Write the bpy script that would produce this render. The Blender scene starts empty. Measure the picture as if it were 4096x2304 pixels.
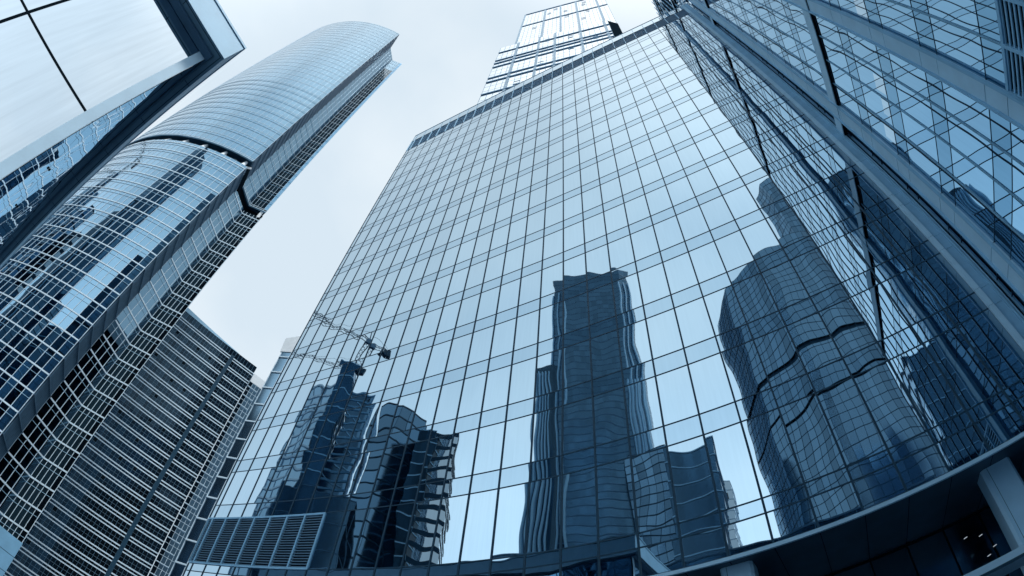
import bpy, math, random
from mathutils import Matrix, Vector
random.seed(7)
R = math.radians
sc = bpy.context.scene
col = sc.collection

# ------------------------------------------------------------------ camera
cd = bpy.data.cameras.new('camera')
cd.type = 'PANO'
cd.panorama_type = 'FISHEYE_LENS_POLYNOMIAL'
cd.sensor_fit = 'HORIZONTAL'
cd.sensor_width = 36
cd.fisheye_fov = R(180)
cd.fisheye_polynomial_k0 = 0
cd.fisheye_polynomial_k1 = -0.05304368373615237
cd.fisheye_polynomial_k2 = -6.176276716105736e-06
cd.fisheye_polynomial_k3 = 6.778117964447223e-06
cd.fisheye_polynomial_k4 = -6.782911285436841e-08
cd.shift_x = -0.024109253
cd.shift_y = -0.234264683
cd.clip_start = 0.05
cd.clip_end = 5000
cam = bpy.data.objects.new('camera', cd)
col.objects.link(cam)
_r = ((0.8839917, 0.4655806, 0.0423483), (-0.4046454, 0.8073578, -0.4294595), (-0.2341382, 0.3625026, 0.9020927))
m = Matrix(((_r[0][0], -_r[1][0], -_r[2][0]), (_r[0][1], -_r[1][1], -_r[2][1]), (_r[0][2], -_r[1][2], -_r[2][2])))
cam.matrix_world = m.to_4x4()
sc.camera = cam

# ------------------------------------------------------------------ render and exposure
sc.view_settings.view_transform = 'Standard'
sc.view_settings.look = 'None'
sc.view_settings.exposure = 0.16
sc.view_settings.gamma = 1
sc.render.engine = 'CYCLES'
sc.cycles.max_bounces = 8
sc.cycles.glossy_bounces = 5
sc.cycles.diffuse_bounces = 3
sc.cycles.sample_clamp_indirect = 6
sc.cycles.use_denoising = True

# ------------------------------------------------------------------ world: overcast
SUN_EL, SUN_AZ = 62, 110     # azimuth clockwise from +Y
w = bpy.data.worlds.new('World')
sc.world = w
w.use_nodes = True
nt = w.node_tree
nt.nodes.clear()
N = nt.nodes.new
L = nt.links.new
sky = N('ShaderNodeTexSky')
sky.sky_type = 'NISHITA'
sky.sun_disc = False
sky.sun_elevation = R(SUN_EL)
sky.sun_rotation = R(SUN_AZ)
sky.dust_density = 3
bgS = N('ShaderNodeBackground')
bgS.inputs['Strength'].default_value = 0.1
L(sky.outputs[0], bgS.inputs['Color'])
tc = N('ShaderNodeTexCoord')
mp = N('ShaderNodeMapping')
mp.inputs['Scale'].default_value = (1.0, 1.0, 1.5)
mp.inputs['Location'].default_value = (3.1, 1.7, 0.4)
L(tc.outputs['Generated'], mp.inputs['Vector'])
no = N('ShaderNodeTexNoise')
no.inputs['Scale'].default_value = 1.9
no.inputs['Detail'].default_value = 5
no.inputs['Roughness'].default_value = 0.5
L(mp.outputs[0], no.inputs['Vector'])
rp = N('ShaderNodeValToRGB')
rp.color_ramp.elements[0].position = 0.40
rp.color_ramp.elements[0].color = (0.655, 0.765, 0.855, 1)
rp.color_ramp.elements[1].position = 0.64
rp.color_ramp.elements[1].color = (0.79, 0.87, 0.925, 1)
L(no.outputs['Fac'], rp.inputs['Fac'])
# the veiled sun brightens the cloud round it
nrm = N('ShaderNodeVectorMath')
nrm.operation = 'NORMALIZE'
L(tc.outputs['Generated'], nrm.inputs[0])
dot = N('ShaderNodeVectorMath')
dot.operation = 'DOT_PRODUCT'
dot.inputs[1].default_value = (math.sin(R(125)) * math.cos(R(73)), math.cos(R(125)) * math.cos(R(73)), math.sin(R(73)))
L(nrm.outputs[0], dot.inputs[0])
mr = N('ShaderNodeMapRange')
mr.inputs['From Min'].default_value = 0.86
mr.inputs['From Max'].default_value = 1.0
mr.inputs['To Max'].default_value = 0.85
mr.interpolation_type = 'SMOOTHSTEP'
L(dot.outputs['Value'], mr.inputs['Value'])
mx = N('ShaderNodeMix')
mx.data_type = 'RGBA'
mx.inputs['B'].default_value = (1.32, 1.36, 1.38, 1)
L(mr.outputs[0], mx.inputs['Factor'])
L(rp.outputs[0], mx.inputs['A'])
bgC = N('ShaderNodeBackground')
# added boost: out-of-frame sky behind the lens brightened to light facing walls
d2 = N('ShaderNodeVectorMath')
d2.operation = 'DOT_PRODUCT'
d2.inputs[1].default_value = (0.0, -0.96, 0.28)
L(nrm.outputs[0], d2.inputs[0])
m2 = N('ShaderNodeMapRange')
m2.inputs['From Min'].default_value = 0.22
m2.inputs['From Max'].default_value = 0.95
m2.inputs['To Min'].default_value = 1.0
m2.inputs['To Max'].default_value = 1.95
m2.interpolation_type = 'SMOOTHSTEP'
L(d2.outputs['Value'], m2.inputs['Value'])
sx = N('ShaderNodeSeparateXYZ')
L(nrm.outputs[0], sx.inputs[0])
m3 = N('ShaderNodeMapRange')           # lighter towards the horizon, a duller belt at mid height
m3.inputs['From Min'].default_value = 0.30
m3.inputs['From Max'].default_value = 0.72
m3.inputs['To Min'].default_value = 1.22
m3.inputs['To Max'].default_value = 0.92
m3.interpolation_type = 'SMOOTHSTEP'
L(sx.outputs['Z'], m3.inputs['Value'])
m4 = N('ShaderNodeMapRange')           # only where the sky is boosted
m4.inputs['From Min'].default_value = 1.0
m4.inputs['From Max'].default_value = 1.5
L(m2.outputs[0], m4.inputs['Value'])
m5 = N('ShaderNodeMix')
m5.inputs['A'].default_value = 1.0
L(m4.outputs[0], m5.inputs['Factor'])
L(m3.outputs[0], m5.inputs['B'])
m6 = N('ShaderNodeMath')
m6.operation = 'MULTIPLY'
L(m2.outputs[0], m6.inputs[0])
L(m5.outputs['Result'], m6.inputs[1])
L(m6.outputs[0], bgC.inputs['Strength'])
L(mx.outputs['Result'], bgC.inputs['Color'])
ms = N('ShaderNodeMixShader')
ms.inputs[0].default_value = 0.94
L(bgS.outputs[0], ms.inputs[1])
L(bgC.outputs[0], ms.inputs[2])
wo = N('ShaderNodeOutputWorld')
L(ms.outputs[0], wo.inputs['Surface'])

# ------------------------------------------------------------------ sun, veiled by cloud
sd = bpy.data.lights.new('sun', 'SUN')
sd.energy = 2.2
sd.angle = R(12)
sd.color = (1.0, 0.98, 0.95)
sun = bpy.data.objects.new('sun', sd)
col.objects.link(sun)
sv = Vector((math.sin(R(SUN_AZ)) * math.cos(R(SUN_EL)), math.cos(R(SUN_AZ)) * math.cos(R(SUN_EL)), math.sin(R(SUN_EL))))
sun.rotation_euler = sv.to_track_quat('Z', 'Y').to_euler()


# ------------------------------------------------------------------ materials
def mat_new(name):
    m = bpy.data.materials.new(name)
    m.use_nodes = True
    m.node_tree.nodes.clear()
    o = m.node_tree.nodes.new('ShaderNodeOutputMaterial')
    p = m.node_tree.nodes.new('ShaderNodeBsdfPrincipled')
    m.node_tree.links.new(p.outputs[0], o.inputs['Surface'])
    return m, p


def mat_plain(name, c, rough=0.5, metal=0.0, var=0.10, scale=1.2, spec=0.2):
    """coated metal, stone or concrete: the colour drifts a little over the surface, the gloss too"""
    m, p = mat_new(name)
    t = m.node_tree
    g = t.nodes.new('ShaderNodeNewGeometry')
    n = t.nodes.new('ShaderNodeTexNoise')
    n.inputs['Scale'].default_value = scale
    n.inputs['Detail'].default_value = 6
    t.links.new(g.outputs['Position'], n.inputs['Vector'])
    r = t.nodes.new('ShaderNodeValToRGB')
    r.color_ramp.elements[0].position = 0.3
    r.color_ramp.elements[1].position = 0.7
    r.color_ramp.elements[0].color = tuple(x * (1 - var) for x in c) + (1,)
    r.color_ramp.elements[1].color = tuple(min(1, x * (1 + var)) for x in c) + (1,)
    t.links.new(n.outputs['Fac'], r.inputs['Fac'])
    t.links.new(r.outputs[0], p.inputs['Base Color'])
    p.inputs['Roughness'].default_value = rough
    p.inputs['Metallic'].default_value = metal
    p.inputs['Specular IOR Level'].default_value = spec
    return m


def mat_glass(name, c, wob=0.012, tilt=0.006, scale=0.75, var=0.05, rough=0.012, zst=0.55, dirt=0.03, metal=1.0, pillow=0.0):
    """mirror-coated curtain-wall glass: each pane is its own island with its own tilt and ripple"""
    m, p = mat_new(name)
    t = m.node_tree
    nn, ll = t.nodes.new, t.links.new
    g = nn('ShaderNodeNewGeometry')
    wn = nn('ShaderNodeTexWhiteNoise')
    wn.noise_dimensions = '1D'
    ll(g.outputs['Random Per Island'], wn.inputs['W'])
    # ripple
    s1 = nn('ShaderNodeVectorMath')
    s1.operation = 'MULTIPLY'
    s1.inputs[1].default_value = (1, 1, zst)
    ll(g.outputs['Position'], s1.inputs[0])
    o1 = nn('ShaderNodeVectorMath')
    o1.operation = 'MULTIPLY_ADD'
    o1.inputs[1].default_value = (61, 61, 61)
    ll(wn.outputs['Color'], o1.inputs[0])
    ll(s1.outputs[0], o1.inputs[2])
    ns = nn('ShaderNodeTexNoise')
    ns.inputs['Scale'].default_value = scale
    ns.inputs['Detail'].default_value = 1.3
    ns.inputs['Roughness'].default_value = 0.42
    ll(o1.outputs[0], ns.inputs['Vector'])
    a1 = nn('ShaderNodeVectorMath')
    a1.operation = 'MULTIPLY_ADD'
    a1.inputs[1].default_value = (wob * 2,) * 3
    a1.inputs[2].default_value = (-wob,) * 3
    ll(ns.outputs['Color'], a1.inputs[0])
    a2 = nn('ShaderNodeVectorMath')
    a2.operation = 'MULTIPLY_ADD'
    a2.inputs[1].default_value = (tilt * 2,) * 3
    a2.inputs[2].default_value = (-tilt,) * 3
    ll(wn.outputs['Color'], a2.inputs[0])
    ad = nn('ShaderNodeVectorMath')
    ll(a1.outputs[0], ad.inputs[0])
    ll(a2.outputs[0], ad.inputs[1])
    ad2 = nn('ShaderNodeVectorMath')
    ll(g.outputs['Normal'], ad2.inputs[0])
    ll(ad.outputs[0], ad2.inputs[1])
    no_ = nn('ShaderNodeVectorMath')
    no_.operation = 'NORMALIZE'
    ll(ad2.outputs[0], no_.inputs[0])
    ll(no_.outputs[0], p.inputs['Normal'])
    # tint per pane and faint rain streaks
    st = nn('ShaderNodeTexNoise')
    st.inputs['Scale'].default_value = 1.0
    st.inputs['Detail'].default_value = 5
    sm = nn('ShaderNodeVectorMath')
    sm.operation = 'MULTIPLY'
    sm.inputs[1].default_value = (7, 7, 0.35)
    ll(g.outputs['Position'], sm.inputs[0])
    ll(sm.outputs[0], st.inputs['Vector'])
    f = nn('ShaderNodeMath')
    f.operation = 'MULTIPLY_ADD'
    f.inputs[1].default_value = 2 * var
    f.inputs[2].default_value = 1 - var
    ll(wn.outputs['Value'], f.inputs[0])
    f2 = nn('ShaderNodeMath')
    f2.operation = 'MULTIPLY_ADD'
    f2.inputs[1].default_value = 4 * dirt
    f2.inputs[2].default_value = -2 * dirt
    ll(st.outputs['Fac'], f2.inputs[0])
    f3 = nn('ShaderNodeMath')
    ll(f.outputs[0], f3.inputs[0])
    ll(f2.outputs[0], f3.inputs[1])
    c1 = nn('ShaderNodeVectorMath')
    c1.operation = 'SCALE'
    c1.inputs[0].default_value = c
    ll(f3.outputs[0], c1.inputs['Scale'])
    ll(c1.outputs[0], p.inputs['Base Color'])
    p.inputs['Roughness'].default_value = rough
    p.inputs['Metallic'].default_value = metal
    return m


M = {}
M['glass_main'] = mat_glass('silver_blue_glass', (0.30, 0.41, 0.49), wob=0.012, tilt=0.002, scale=0.55, var=0.03)
M['glass_spandrel'] = mat_glass('silver_blue_spandrel_glass', (0.25, 0.36, 0.445), wob=0.008, tilt=0.002, scale=0.8, var=0.035)
M['glass_right'] = mat_glass('blue_glass', (0.38, 0.57, 0.71), wob=0.012, tilt=0.004, scale=0.6, var=0.06)
M['glass_right_spandrel'] = mat_glass('blue_spandrel_glass', (0.24, 0.41, 0.54), wob=0.012, tilt=0.004, scale=0.6, var=0.06)
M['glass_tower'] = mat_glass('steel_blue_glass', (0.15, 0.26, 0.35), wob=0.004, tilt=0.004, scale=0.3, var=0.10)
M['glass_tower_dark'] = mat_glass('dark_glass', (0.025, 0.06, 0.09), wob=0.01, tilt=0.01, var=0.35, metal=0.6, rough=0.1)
M['glass_bright'] = mat_glass('pale_glass', (0.62, 0.68, 0.725), wob=0.004, tilt=0.006, scale=0.3, var=0.04)
M['glass_slab'] = mat_glass('slate_glass', (0.018, 0.038, 0.058), wob=0.004, tilt=0.006, scale=0.3, var=0.30, rough=0.08, metal=0.85)
M['glass_near'] = mat_glass('large_pane_glass', (0.72, 0.79, 0.84), wob=0.004, tilt=0.003, scale=0.25, var=0.02, dirt=0.06)
M['glass_near_side'] = mat_glass('rippled_pane_glass', (0.45, 0.64, 0.78), wob=0.010, tilt=0.004, scale=0.9, var=0.03)
M['glass_far'] = mat_glass('far_blue_glass', (0.17, 0.285, 0.385), wob=0.012, tilt=0.03, scale=0.3, var=0.30, rough=0.13)
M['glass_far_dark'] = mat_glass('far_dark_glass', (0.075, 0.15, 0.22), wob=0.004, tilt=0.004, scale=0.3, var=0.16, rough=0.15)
M['line_dark'] = mat_plain('dark_blue_metal', (0.020, 0.062, 0.105), 0.45, 0.0, spec=0.1)
M['line_mid'] = mat_plain('blue_metal', (0.20, 0.42, 0.60), 0.5, 0.0)
M['line_light'] = mat_plain('pale_metal', (0.66, 0.82, 0.93), 0.35, 0.0, var=0.05)
M['white'] = mat_plain('white_paint', (0.88, 0.93, 0.96), 0.4, 0.0, var=0.05)
M['panel'] = mat_plain('blue_grey_cladding', (0.24, 0.50, 0.72), 0.5, 0.0, var=0.08)
M['panel_light'] = mat_plain('pale_cladding', (0.40, 0.66, 0.85), 0.5, 0.0, var=0.06)
M['panel_dark'] = mat_plain('dark_cladding', (0.075, 0.16, 0.25), 0.5, 0.1, var=0.12)
M['band'] = mat_plain('plant_room_louvre_metal', (0.13, 0.27, 0.40), 0.5, 0.2, var=0.1)
M['black'] = mat_plain('black_void', (0.006, 0.012, 0.018), 0.8, 0.0, spec=0.0)
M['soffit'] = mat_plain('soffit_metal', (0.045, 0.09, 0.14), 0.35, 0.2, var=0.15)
M['stone'] = mat_plain('column_cladding', (0.36, 0.61, 0.80), 0.45, 0.0, var=0.06)
M['pilaster'] = mat_plain('pilaster_metal', (0.26, 0.36, 0.44), 0.5, 0.0)
M['frit'] = mat_plain('fritted_edge', (0.52, 0.72, 0.86), 0.5, 0.0, var=0.05)
M['lattice'] = mat_plain('grey_blue_metal', (0.15, 0.25, 0.33), 0.5, 0.0)
M['eaves'] = mat_plain('eaves_metal', (0.15, 0.27, 0.37), 0.45, 0.0)
M['slat'] = mat_plain('slat_metal', (0.09, 0.20, 0.31), 0.5, 0.0)
M['blind'] = mat_plain('blind_fabric', (0.70, 0.82, 0.90), 0.6, 0.0, var=0.04)
M['paving'] = mat_plain('paving_stone', (0.10, 0.15, 0.20), 0.8, 0.0, var=0.25, scale=0.8)
M['asphalt'] = mat_plain('asphalt', (0.035, 0.045, 0.055), 0.85, 0.0, var=0.3, scale=2)


# ------------------------------------------------------------------ mesh helpers
class MB:
    def __init__(s):
        s.v = []
        s.f = []

    def quad(s, a, b, c, d):
        n = len(s.v)
        s.v += [tuple(a), tuple(b), tuple(c), tuple(d)]
        s.f.append((n, n + 1, n + 2, n + 3))

    def hexa(s, lo, hi):
        """lo, hi: four points each, counter-clockwise seen from above"""
        n = len(s.v)
        s.v += [tuple(p) for p in lo] + [tuple(p) for p in hi]
        s.f += [(n + 3, n + 2, n + 1, n), (n + 4, n + 5, n + 6, n + 7)]
        for i in range(4):
            j = (i + 1) % 4
            s.f.append((n + i, n + j, n + 4 + j, n + 4 + i))

    def box(s, x0, x1, y0, y1, z0, z1):
        s.hexa([(x0, y0, z0), (x1, y0, z0), (x1, y1, z0), (x0, y1, z0)],
               [(x0, y0, z1), (x1, y0, z1), (x1, y1, z1), (x0, y1, z1)])

    def poly(s, pts, z, up=True):
        n = len(s.v)
        s.v += [(p[0], p[1], z) for p in pts]
        ids = list(range(n, n + len(pts)))
        s.f.append(tuple(ids if up else ids[::-1]))

    def post(s, p, t, w, din, dout, z0, z1):
        """upright bar at p; t is the wall's direction, its outside lies to the right of t"""
        nx, ny = t[1], -t[0]
        a = (p[0] - t[0] * w / 2, p[1] - t[1] * w / 2)
        b = (p[0] + t[0] * w / 2, p[1] + t[1] * w / 2)
        q = [(a[0] + nx * dout, a[1] + ny * dout), (b[0] + nx * dout, b[1] + ny * dout),
             (b[0] - nx * din, b[1] - ny * din), (a[0] - nx * din, a[1] - ny * din)]
        s.hexa([(x, y, z0) for x, y in q], [(x, y, z1) for x, y in q])

    def sweep(s, pts, z0, z1, din, dout, closed=False):
        """bar run along a wall line, its outside to the right"""
        k = len(pts)
        ns = []
        for i in range(k):
            acc = [0, 0]
            for (a, b) in ((i - 1, i), (i, i + 1)):
                if closed:
                    a, b = a % k, b % k
                if a < 0 or b >= k:
                    continue
                dx, dy = pts[b][0] - pts[a][0], pts[b][1] - pts[a][1]
                l = math.hypot(dx, dy) or 1
                acc[0] += dy / l
                acc[1] += -dx / l
            l = math.hypot(*acc) or 1
            n = (acc[0] / l, acc[1] / l)
            j = (i + 1) % k if (closed or i < k - 1) else i
            h = i if j != i else i - 1
            dx, dy = pts[j][0] - pts[h][0], pts[j][1] - pts[h][1]
            if j == i:
                dx, dy = pts[i][0] - pts[i - 1][0], pts[i][1] - pts[i - 1][1]
            l2 = math.hypot(dx, dy) or 1
            c = max(0.4, n[0] * dy / l2 - n[1] * dx / l2)
            ns.append((n[0] / c, n[1] / c))
        base = len(s.v)
        for (x, y), (nx, ny) in zip(pts, ns):
            s.v += [(x + nx * dout, y + ny * dout, z0), (x + nx * dout, y + ny * dout, z1),
                    (x - nx * din, y - ny * din, z1), (x - nx * din, y - ny * din, z0)]
        rng = range(k if closed else k - 1)
        for i in rng:
            a, b = base + 4 * i, base + 4 * ((i + 1) % k)
            for e in range(4):
                g = (e + 1) % 4
                s.f.append((a + e, b + e, b + g, a + g))
        if not closed:
            s.f.append((base, base + 1, base + 2, base + 3))
            e = base + 4 * (k - 1)
            s.f.append((e + 3, e + 2, e + 1, e))

    def tube(s, a, b, r, n=8, r2=None):
        a, b = Vector(a), Vector(b)
        r2 = r if r2 is None else r2
        d = (b - a).normalized()
        u = d.orthogonal().normalized()
        v = d.cross(u)
        k = len(s.v)
        for P, rr in ((a, r), (b, r2)):
            for i in range(n):
                t = 2 * math.pi * i / n
                s.v.append(tuple(P + u * math.cos(t) * rr + v * math.sin(t) * rr))
        for i in range(n):
            j = (i + 1) % n
            s.f.append((k + i, k + j, k + n + j, k + n + i))
        s.f.append(tuple(range(k + n - 1, k - 1, -1)))
        s.f.append(tuple(range(k + n, k + 2 * n)))

    def build(s, name, mat, parent=None):
        me = bpy.data.meshes.new(name)
        off = wloc(parent) if parent else Vector((0, 0, 0))
        me.from_pydata([(x - off.x, y - off.y, z - off.z) for x, y, z in s.v], [], s.f)
        me.materials.append(mat)
        me.update()
        o = bpy.data.objects.new(name, me)
        col.objects.link(o)
        if parent:
            o.parent = parent
        return o


def wloc(o):
    v = Vector(o.location)
    while o.parent:
        o = o.parent
        v += o.location
    return v


def tag(o, label=None, cat=None, group=None, kind=None):
    if label:
        o['label'] = label
    if cat:
        o['category'] = cat
    if group:
        o['group'] = group
    if kind:
        o['kind'] = kind
    return o


def thing(name, label, cat, loc, group=None):
    o = bpy.data.objects.new(name, None)
    o.empty_display_size = 1
    o.location = loc
    col.objects.link(o)
    return tag(o, label, cat, group)


def copy_part(src, dx=0, dy=0, dz=0, label=None):
    c = src.copy()
    c.location = Vector(src.location) + Vector((dx, dy, dz))
    c.parent = src.parent
    col.objects.link(c)
    return c


def unit(a, b):
    dx, dy = b[0] - a[0], b[1] - a[1]
    l = math.hypot(dx, dy)
    return (dx / l, dy / l)


def split(a, b, module):
    l = math.hypot(b[0] - a[0], b[1] - a[1])
    n = max(1, round(l / module))
    return [(a[0] + (b[0] - a[0]) * i / n, a[1] + (b[1] - a[1]) * i / n) for i in range(n + 1)]


def panes(mb, cols, z0, z1):
    for p, q in zip(cols[:-1], cols[1:]):
        mb.quad((p[0], p[1], z0), (q[0], q[1], z0), (q[0], q[1], z1), (p[0], p[1], z1))


G = -1.6   # street level; the lens is at the origin

# ------------------------------------------------------------------ ground
b = MB()
b.box(-1600, 1600, -1600, 1600, G - 0.5, G)
tag(b.build('ground', M['paving']), kind='structure')
b = MB()
b.box(-900, 900, -75, -58, G + 0.0, G + 0.004)
tag(b.build('road', M['asphalt']), kind='structure')

# ================================================================== the mirror-glass office block in the middle
XL, XR, YF = -33.5, 9.04, 18.13
main = thing('office_block', 'mirror glass office block filling the middle, reflecting towers and sky', 'office building', (-12, YF, G))
mull_x = [-32.96 + 1.5 * i for i in range(29)]          # ... 9.04
edges = [XL] + mull_x
cols = [(x, YF) for x in edges]
U = [12.98 + 3.715 * k for k in range(15)]              # top of each spandrel strip
rows_v = [(6.90, 8.05), (8.63, 11.98)] + [(U[k], U[k] + 2.715) for k in range(14)] + [(U[14], 66.25)]
rows_s = [(8.05, 8.63)] + [(u - 1.0, u) for u in U]
LX = -22.46          # right end of the louvre panel


def cut(row):
    """columns of a row, leaving out what the louvre panel covers"""
    z0, z1 = row
    if z1 <= 12 and z0 >= 8.6:
        return [c for c in cols if c[0] > LX - 0.01]
    return cols


for r in rows_v:
    b = MB()
    panes(b, cut(r), r[0] + 0.02, r[1] - 0.02)
    b.build('window_band', M['glass_main'], main)
for r in rows_s:
    b = MB()
    panes(b, cut(r), r[0], r[1])
    b.build('spandrel_band', M['glass_spandrel'], main)
# below the louvres a row of low panes down to the street behind the canopy
b = MB()
panes(b, [c for c in cols if c[0] < -14.9], 2.2, 6.86)
b.build('window_band', M['glass_main'], main)
# dark void right behind the skin so joints never show the sky
b = MB()
b.box(XL + 0.03, XR - 0.03, YF + 0.35, YF + 45, 6.95, 71.2)
b.build('core', M['panel_dark'], main)
# transoms: one thin bar per pair line
tz = sorted({round(v, 3) for r in rows_s for v in r} | {6.90, 66.25})
for z in tz:
    b = MB()
    x0 = XL if not (8.6 < z < 11.9) else LX
    b.box(x0, XR, YF - 0.014, YF + 0.1, z - 0.028, z + 0.028)
    b.build('transom', M['line_dark'], main)
# mullions: full height, one dark cap each
src = None
for x in edges:
    if x > XR - 0.1:
        continue
    if src is None:
        b = MB()
        b.box(x - 0.036, x + 0.036, YF - 0.035, YF + 0.1, 12.02, 69.6)
        src = b.build('mullion', M['line_dark'], main)
        s0 = x
    else:
        copy_part(src, x - s0)
src = None
for x in edges:
    if x > XR - 0.1:
        continue
    z0 = 8.06 if False else 6.90
    if x < LX - 0.05:
        continue
    if src is None:
        b = MB()
        b.box(x - 0.040, x + 0.040, YF - 0.035, YF + 0.1, 6.9, 12.02)
        src = b.build('lower_mullion', M['line_dark'], main)
        s0 = x
    else:
        copy_part(src, x - s0)
src = None
for x in edges:
    if x < LX - 0.05:
        if src is None:
            b = MB()
            b.box(x - 0.040, x + 0.040, YF - 0.035, YF + 0.1, 2.2, 8.56)
            src = b.build('lower_mullion', M['line_dark'], main)
            s0 = x
        else:
            copy_part(src, x - s0)
# plant-room band under the roof, and the glass parapet above it
b = MB()
b.box(XL + 0.05, XR, YF + 0.12, YF + 0.3, 66.27, 69.6)
pb = b.build('plant_room_band', M['band'], main)
b = MB()
for k in range(22):
    z = 66.35 + k * 0.15
    b.box(XL + 0.05, XR, YF + 0.05, YF + 0.115, z, z + 0.05)
b.build('louvre', M['band'], pb)
src = None
for x in edges:
    if src is None:
        b = MB()
        b.box(x - 0.05, x + 0.05, YF - 0.05, YF + 0.13, 66.27, 69.6)
        src = b.build('band_post', M['panel_light'], main)
        s0 = x
    else:
        copy_part(src, x - s0)
b = MB()
panes(b, cols, 69.62, 71.6)
b.build('parapet', M['glass_main'], main)
b = MB()
b.box(XL, XR, YF - 0.04, YF + 0.08, 71.6, 71.68)
b.build('coping', M['line_mid'], main)
src = None
for x in edges:
    if src is None:
        b = MB()
        b.box(x - 0.022, x + 0.022, YF - 0.03, YF + 0.05, 69.62, 71.6)
        src = b.build('parapet_post', M['line_mid'], main)
        s0 = x
    else:
        copy_part(src, x - s0)
b = MB()
b.quad((XL, YF + 45, G), (XL, YF, G), (XL, YF, 71.6), (XL, YF + 45, 71.6))
b.build('side_wall', M['glass_spandrel'], main)
b = MB()
b.box(XL, XR, YF + 0.1, YF + 45, 71.0, 71.3)
b.build('roof', M['panel_dark'], main)

# louvred air intake low on the left
b = MB()
b.box(XL, LX, YF + 0.25, YF + 0.3, 8.6, 11.95)
lp = b.build('louvre_panel', M['black'], main)
b = MB()
n = 20
for k in range(n):
    z = 8.72 + k * (3.16 / n)
    b.box(XL, LX, YF - 0.03, YF + 0.02, z, z + 0.055)
b.build('slat', M['slat'], lp)
b = MB()
b.box(XL, LX + 0.05, YF - 0.06, YF + 0.1, 11.86, 11.98)
b.box(XL, LX + 0.05, YF - 0.06, YF + 0.1, 8.58, 8.70)
for x in [XL + 0.04] + [e for e in edges if e < LX + 0.1]:
    b.box(x - 0.055, x + 0.055, YF - 0.065, YF + 0.1, 8.7, 11.86)
b.build('frame', M['panel'], lp)

# canopy edge, soffit, columns and the dark recessed lobby glass
b = MB()
b.box(-14.9, 9.6, YF - 0.10, YF + 0.02, 6.735, 6.87)
b.build('canopy_edge', M['panel_light'], main)
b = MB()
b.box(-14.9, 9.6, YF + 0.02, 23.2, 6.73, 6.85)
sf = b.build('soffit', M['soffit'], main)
b = MB()
for x in [e for e in mull_x if e > -15]:
    b.box(x - 0.01, x + 0.01, YF + 0.03, 23.1, 6.724, 6.729)
b.build('joint', M['black'], sf)
b = MB()
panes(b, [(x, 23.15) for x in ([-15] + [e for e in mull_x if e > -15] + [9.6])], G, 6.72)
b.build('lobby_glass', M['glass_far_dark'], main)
for x in [e for e in mull_x if e > -15]:
    b = MB()
    b.box(x - 0.03, x + 0.03, 23.08, 23.14, G, 6.66)
    b.build('lobby_mullion', M['black'], main)
for z in (6.7, 4.5, 2.4):
    b = MB()
    b.box(-15, 9.6, 23.07, 23.14, z - 0.04, z + 0.03)
    b.build('lobby_transom', M['black'], main)
b = MB()
panes(b, [(XL, YF + 4.9), (-14.9, YF + 4.9)], G, 6.8)
b.build('lobby_glass', M['glass_far_dark'], main)
for (cx0, cx1, cy0) in ((5.66, 6.78, 18.95), (-3.4, -2.3, 18.55)):
    b = MB()
    c = 0.1
    q = [(cx0 + c, cy0), (cx1 - c, cy0), (cx1, cy0 + c), (cx1, cy0 + 1.0), (cx0, cy0 + 1.0), (cx0, cy0 + c)]
    k = len(q)
    for i in range(k):
        a_, b_ = q[i], q[(i + 1) % k]
        b.quad((a_[0], a_[1], G), (b_[0], b_[1], G), (b_[0], b_[1], 6.72), (a_[0], a_[1], 6.72))
    cl = b.build('column', M['stone'], main)
    b = MB()
    b.box(cx0 + 0.22, cx0 + 0.235, cy0 - 0.004, cy0 + 0.003, G, 6.7)
    b.build('joint', M['line_dark'], cl)
b = MB()
b.box(2.6, 9.6, 16.9, 18.6, 3.13, 3.38)
ed = b.build('door_canopy', M['panel_light'], main)
b = MB()
b.box(2.6, 9.6, 16.86, 16.895, 3.08, 3.16)
b.build('drip_rail', M['line_dark'], ed)
lm, lpn = mat_new('lamp_glow')
lpn.inputs['Emission Color'].default_value = (0.75, 0.88, 1, 1)
lpn.inputs['Emission Strength'].default_value = 0.5
M['lamp'] = lm
for (x, y, z) in ((4.9, 21.8, 5.60), (5.45, 21.9, 5.45), (5.75, 21.9, 4.85), (5.42, 21.9, 4.62)):
    b = MB()
    b.tube((x - 0.07, y, z), (x + 0.07, y - 0.02, z + 0.02), 0.012, 8)
    b.build('lamp', lm, main)

# ================================================================== the tall blue glass tower on the right
XB = 9.97
YS, YE = -3.7, 33.2          # near and far ends of its wall
TZ = 130.0
right = thing('glass_tower', 'tall blue glass tower at the right edge with projecting metal beams', 'office tower', (XB + 15, 15, G))
RU = [12.98 + 3.735 * k for k in range(-1, 31)]
ys = [15.95, 14.46, 12.97, 11.47, 9.98]
ys2 = [9.14, 7.64, 6.14, 4.64, 3.14, 1.64, 0.14, -1.36, -2.6, YS]
yb = [YE, 31.7, 30.2, 28.7, 27.2, 25.7, 24.2, 22.7, 21.2, 19.7, 18.2, 16.95]
segs = [[(XB + 0.22, y) for y in yb], [(XB, y) for y in ys], [(XB, y) for y in ys2]]
for k, u in enumerate(RU):
    z1 = u - 1.05
    z0 = (u - 3.735) if k else 6.9
    for s_ in segs:
        b = MB()
        b2 = MB()
        zz0, zz1 = z0, min(z1, TZ)
        if s_ is segs[2] and u < 12:
            continue
        panes(b2, s_, z1, u)
        if s_ is segs[2] and u < 14:
            b2.build('spandrel_band', M['glass_right_spandrel'], right)
            continue
        panes(b, s_, zz0, zz1)
        b.build('window_band', M['glass_right'], right)
        b2.build('spandrel_band', M['glass_right_spandrel'], right)
b = MB()
b.box(XB + 0.5, XB + 30, YS + 0.1, YE - 0.1, G, TZ - 1)
b.build('core', M['panel_dark'], right)
b = MB()
panes(b, [(XB, YE - 0.02)] + [(XB + 30, YE - 0.02)], G, TZ)
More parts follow.
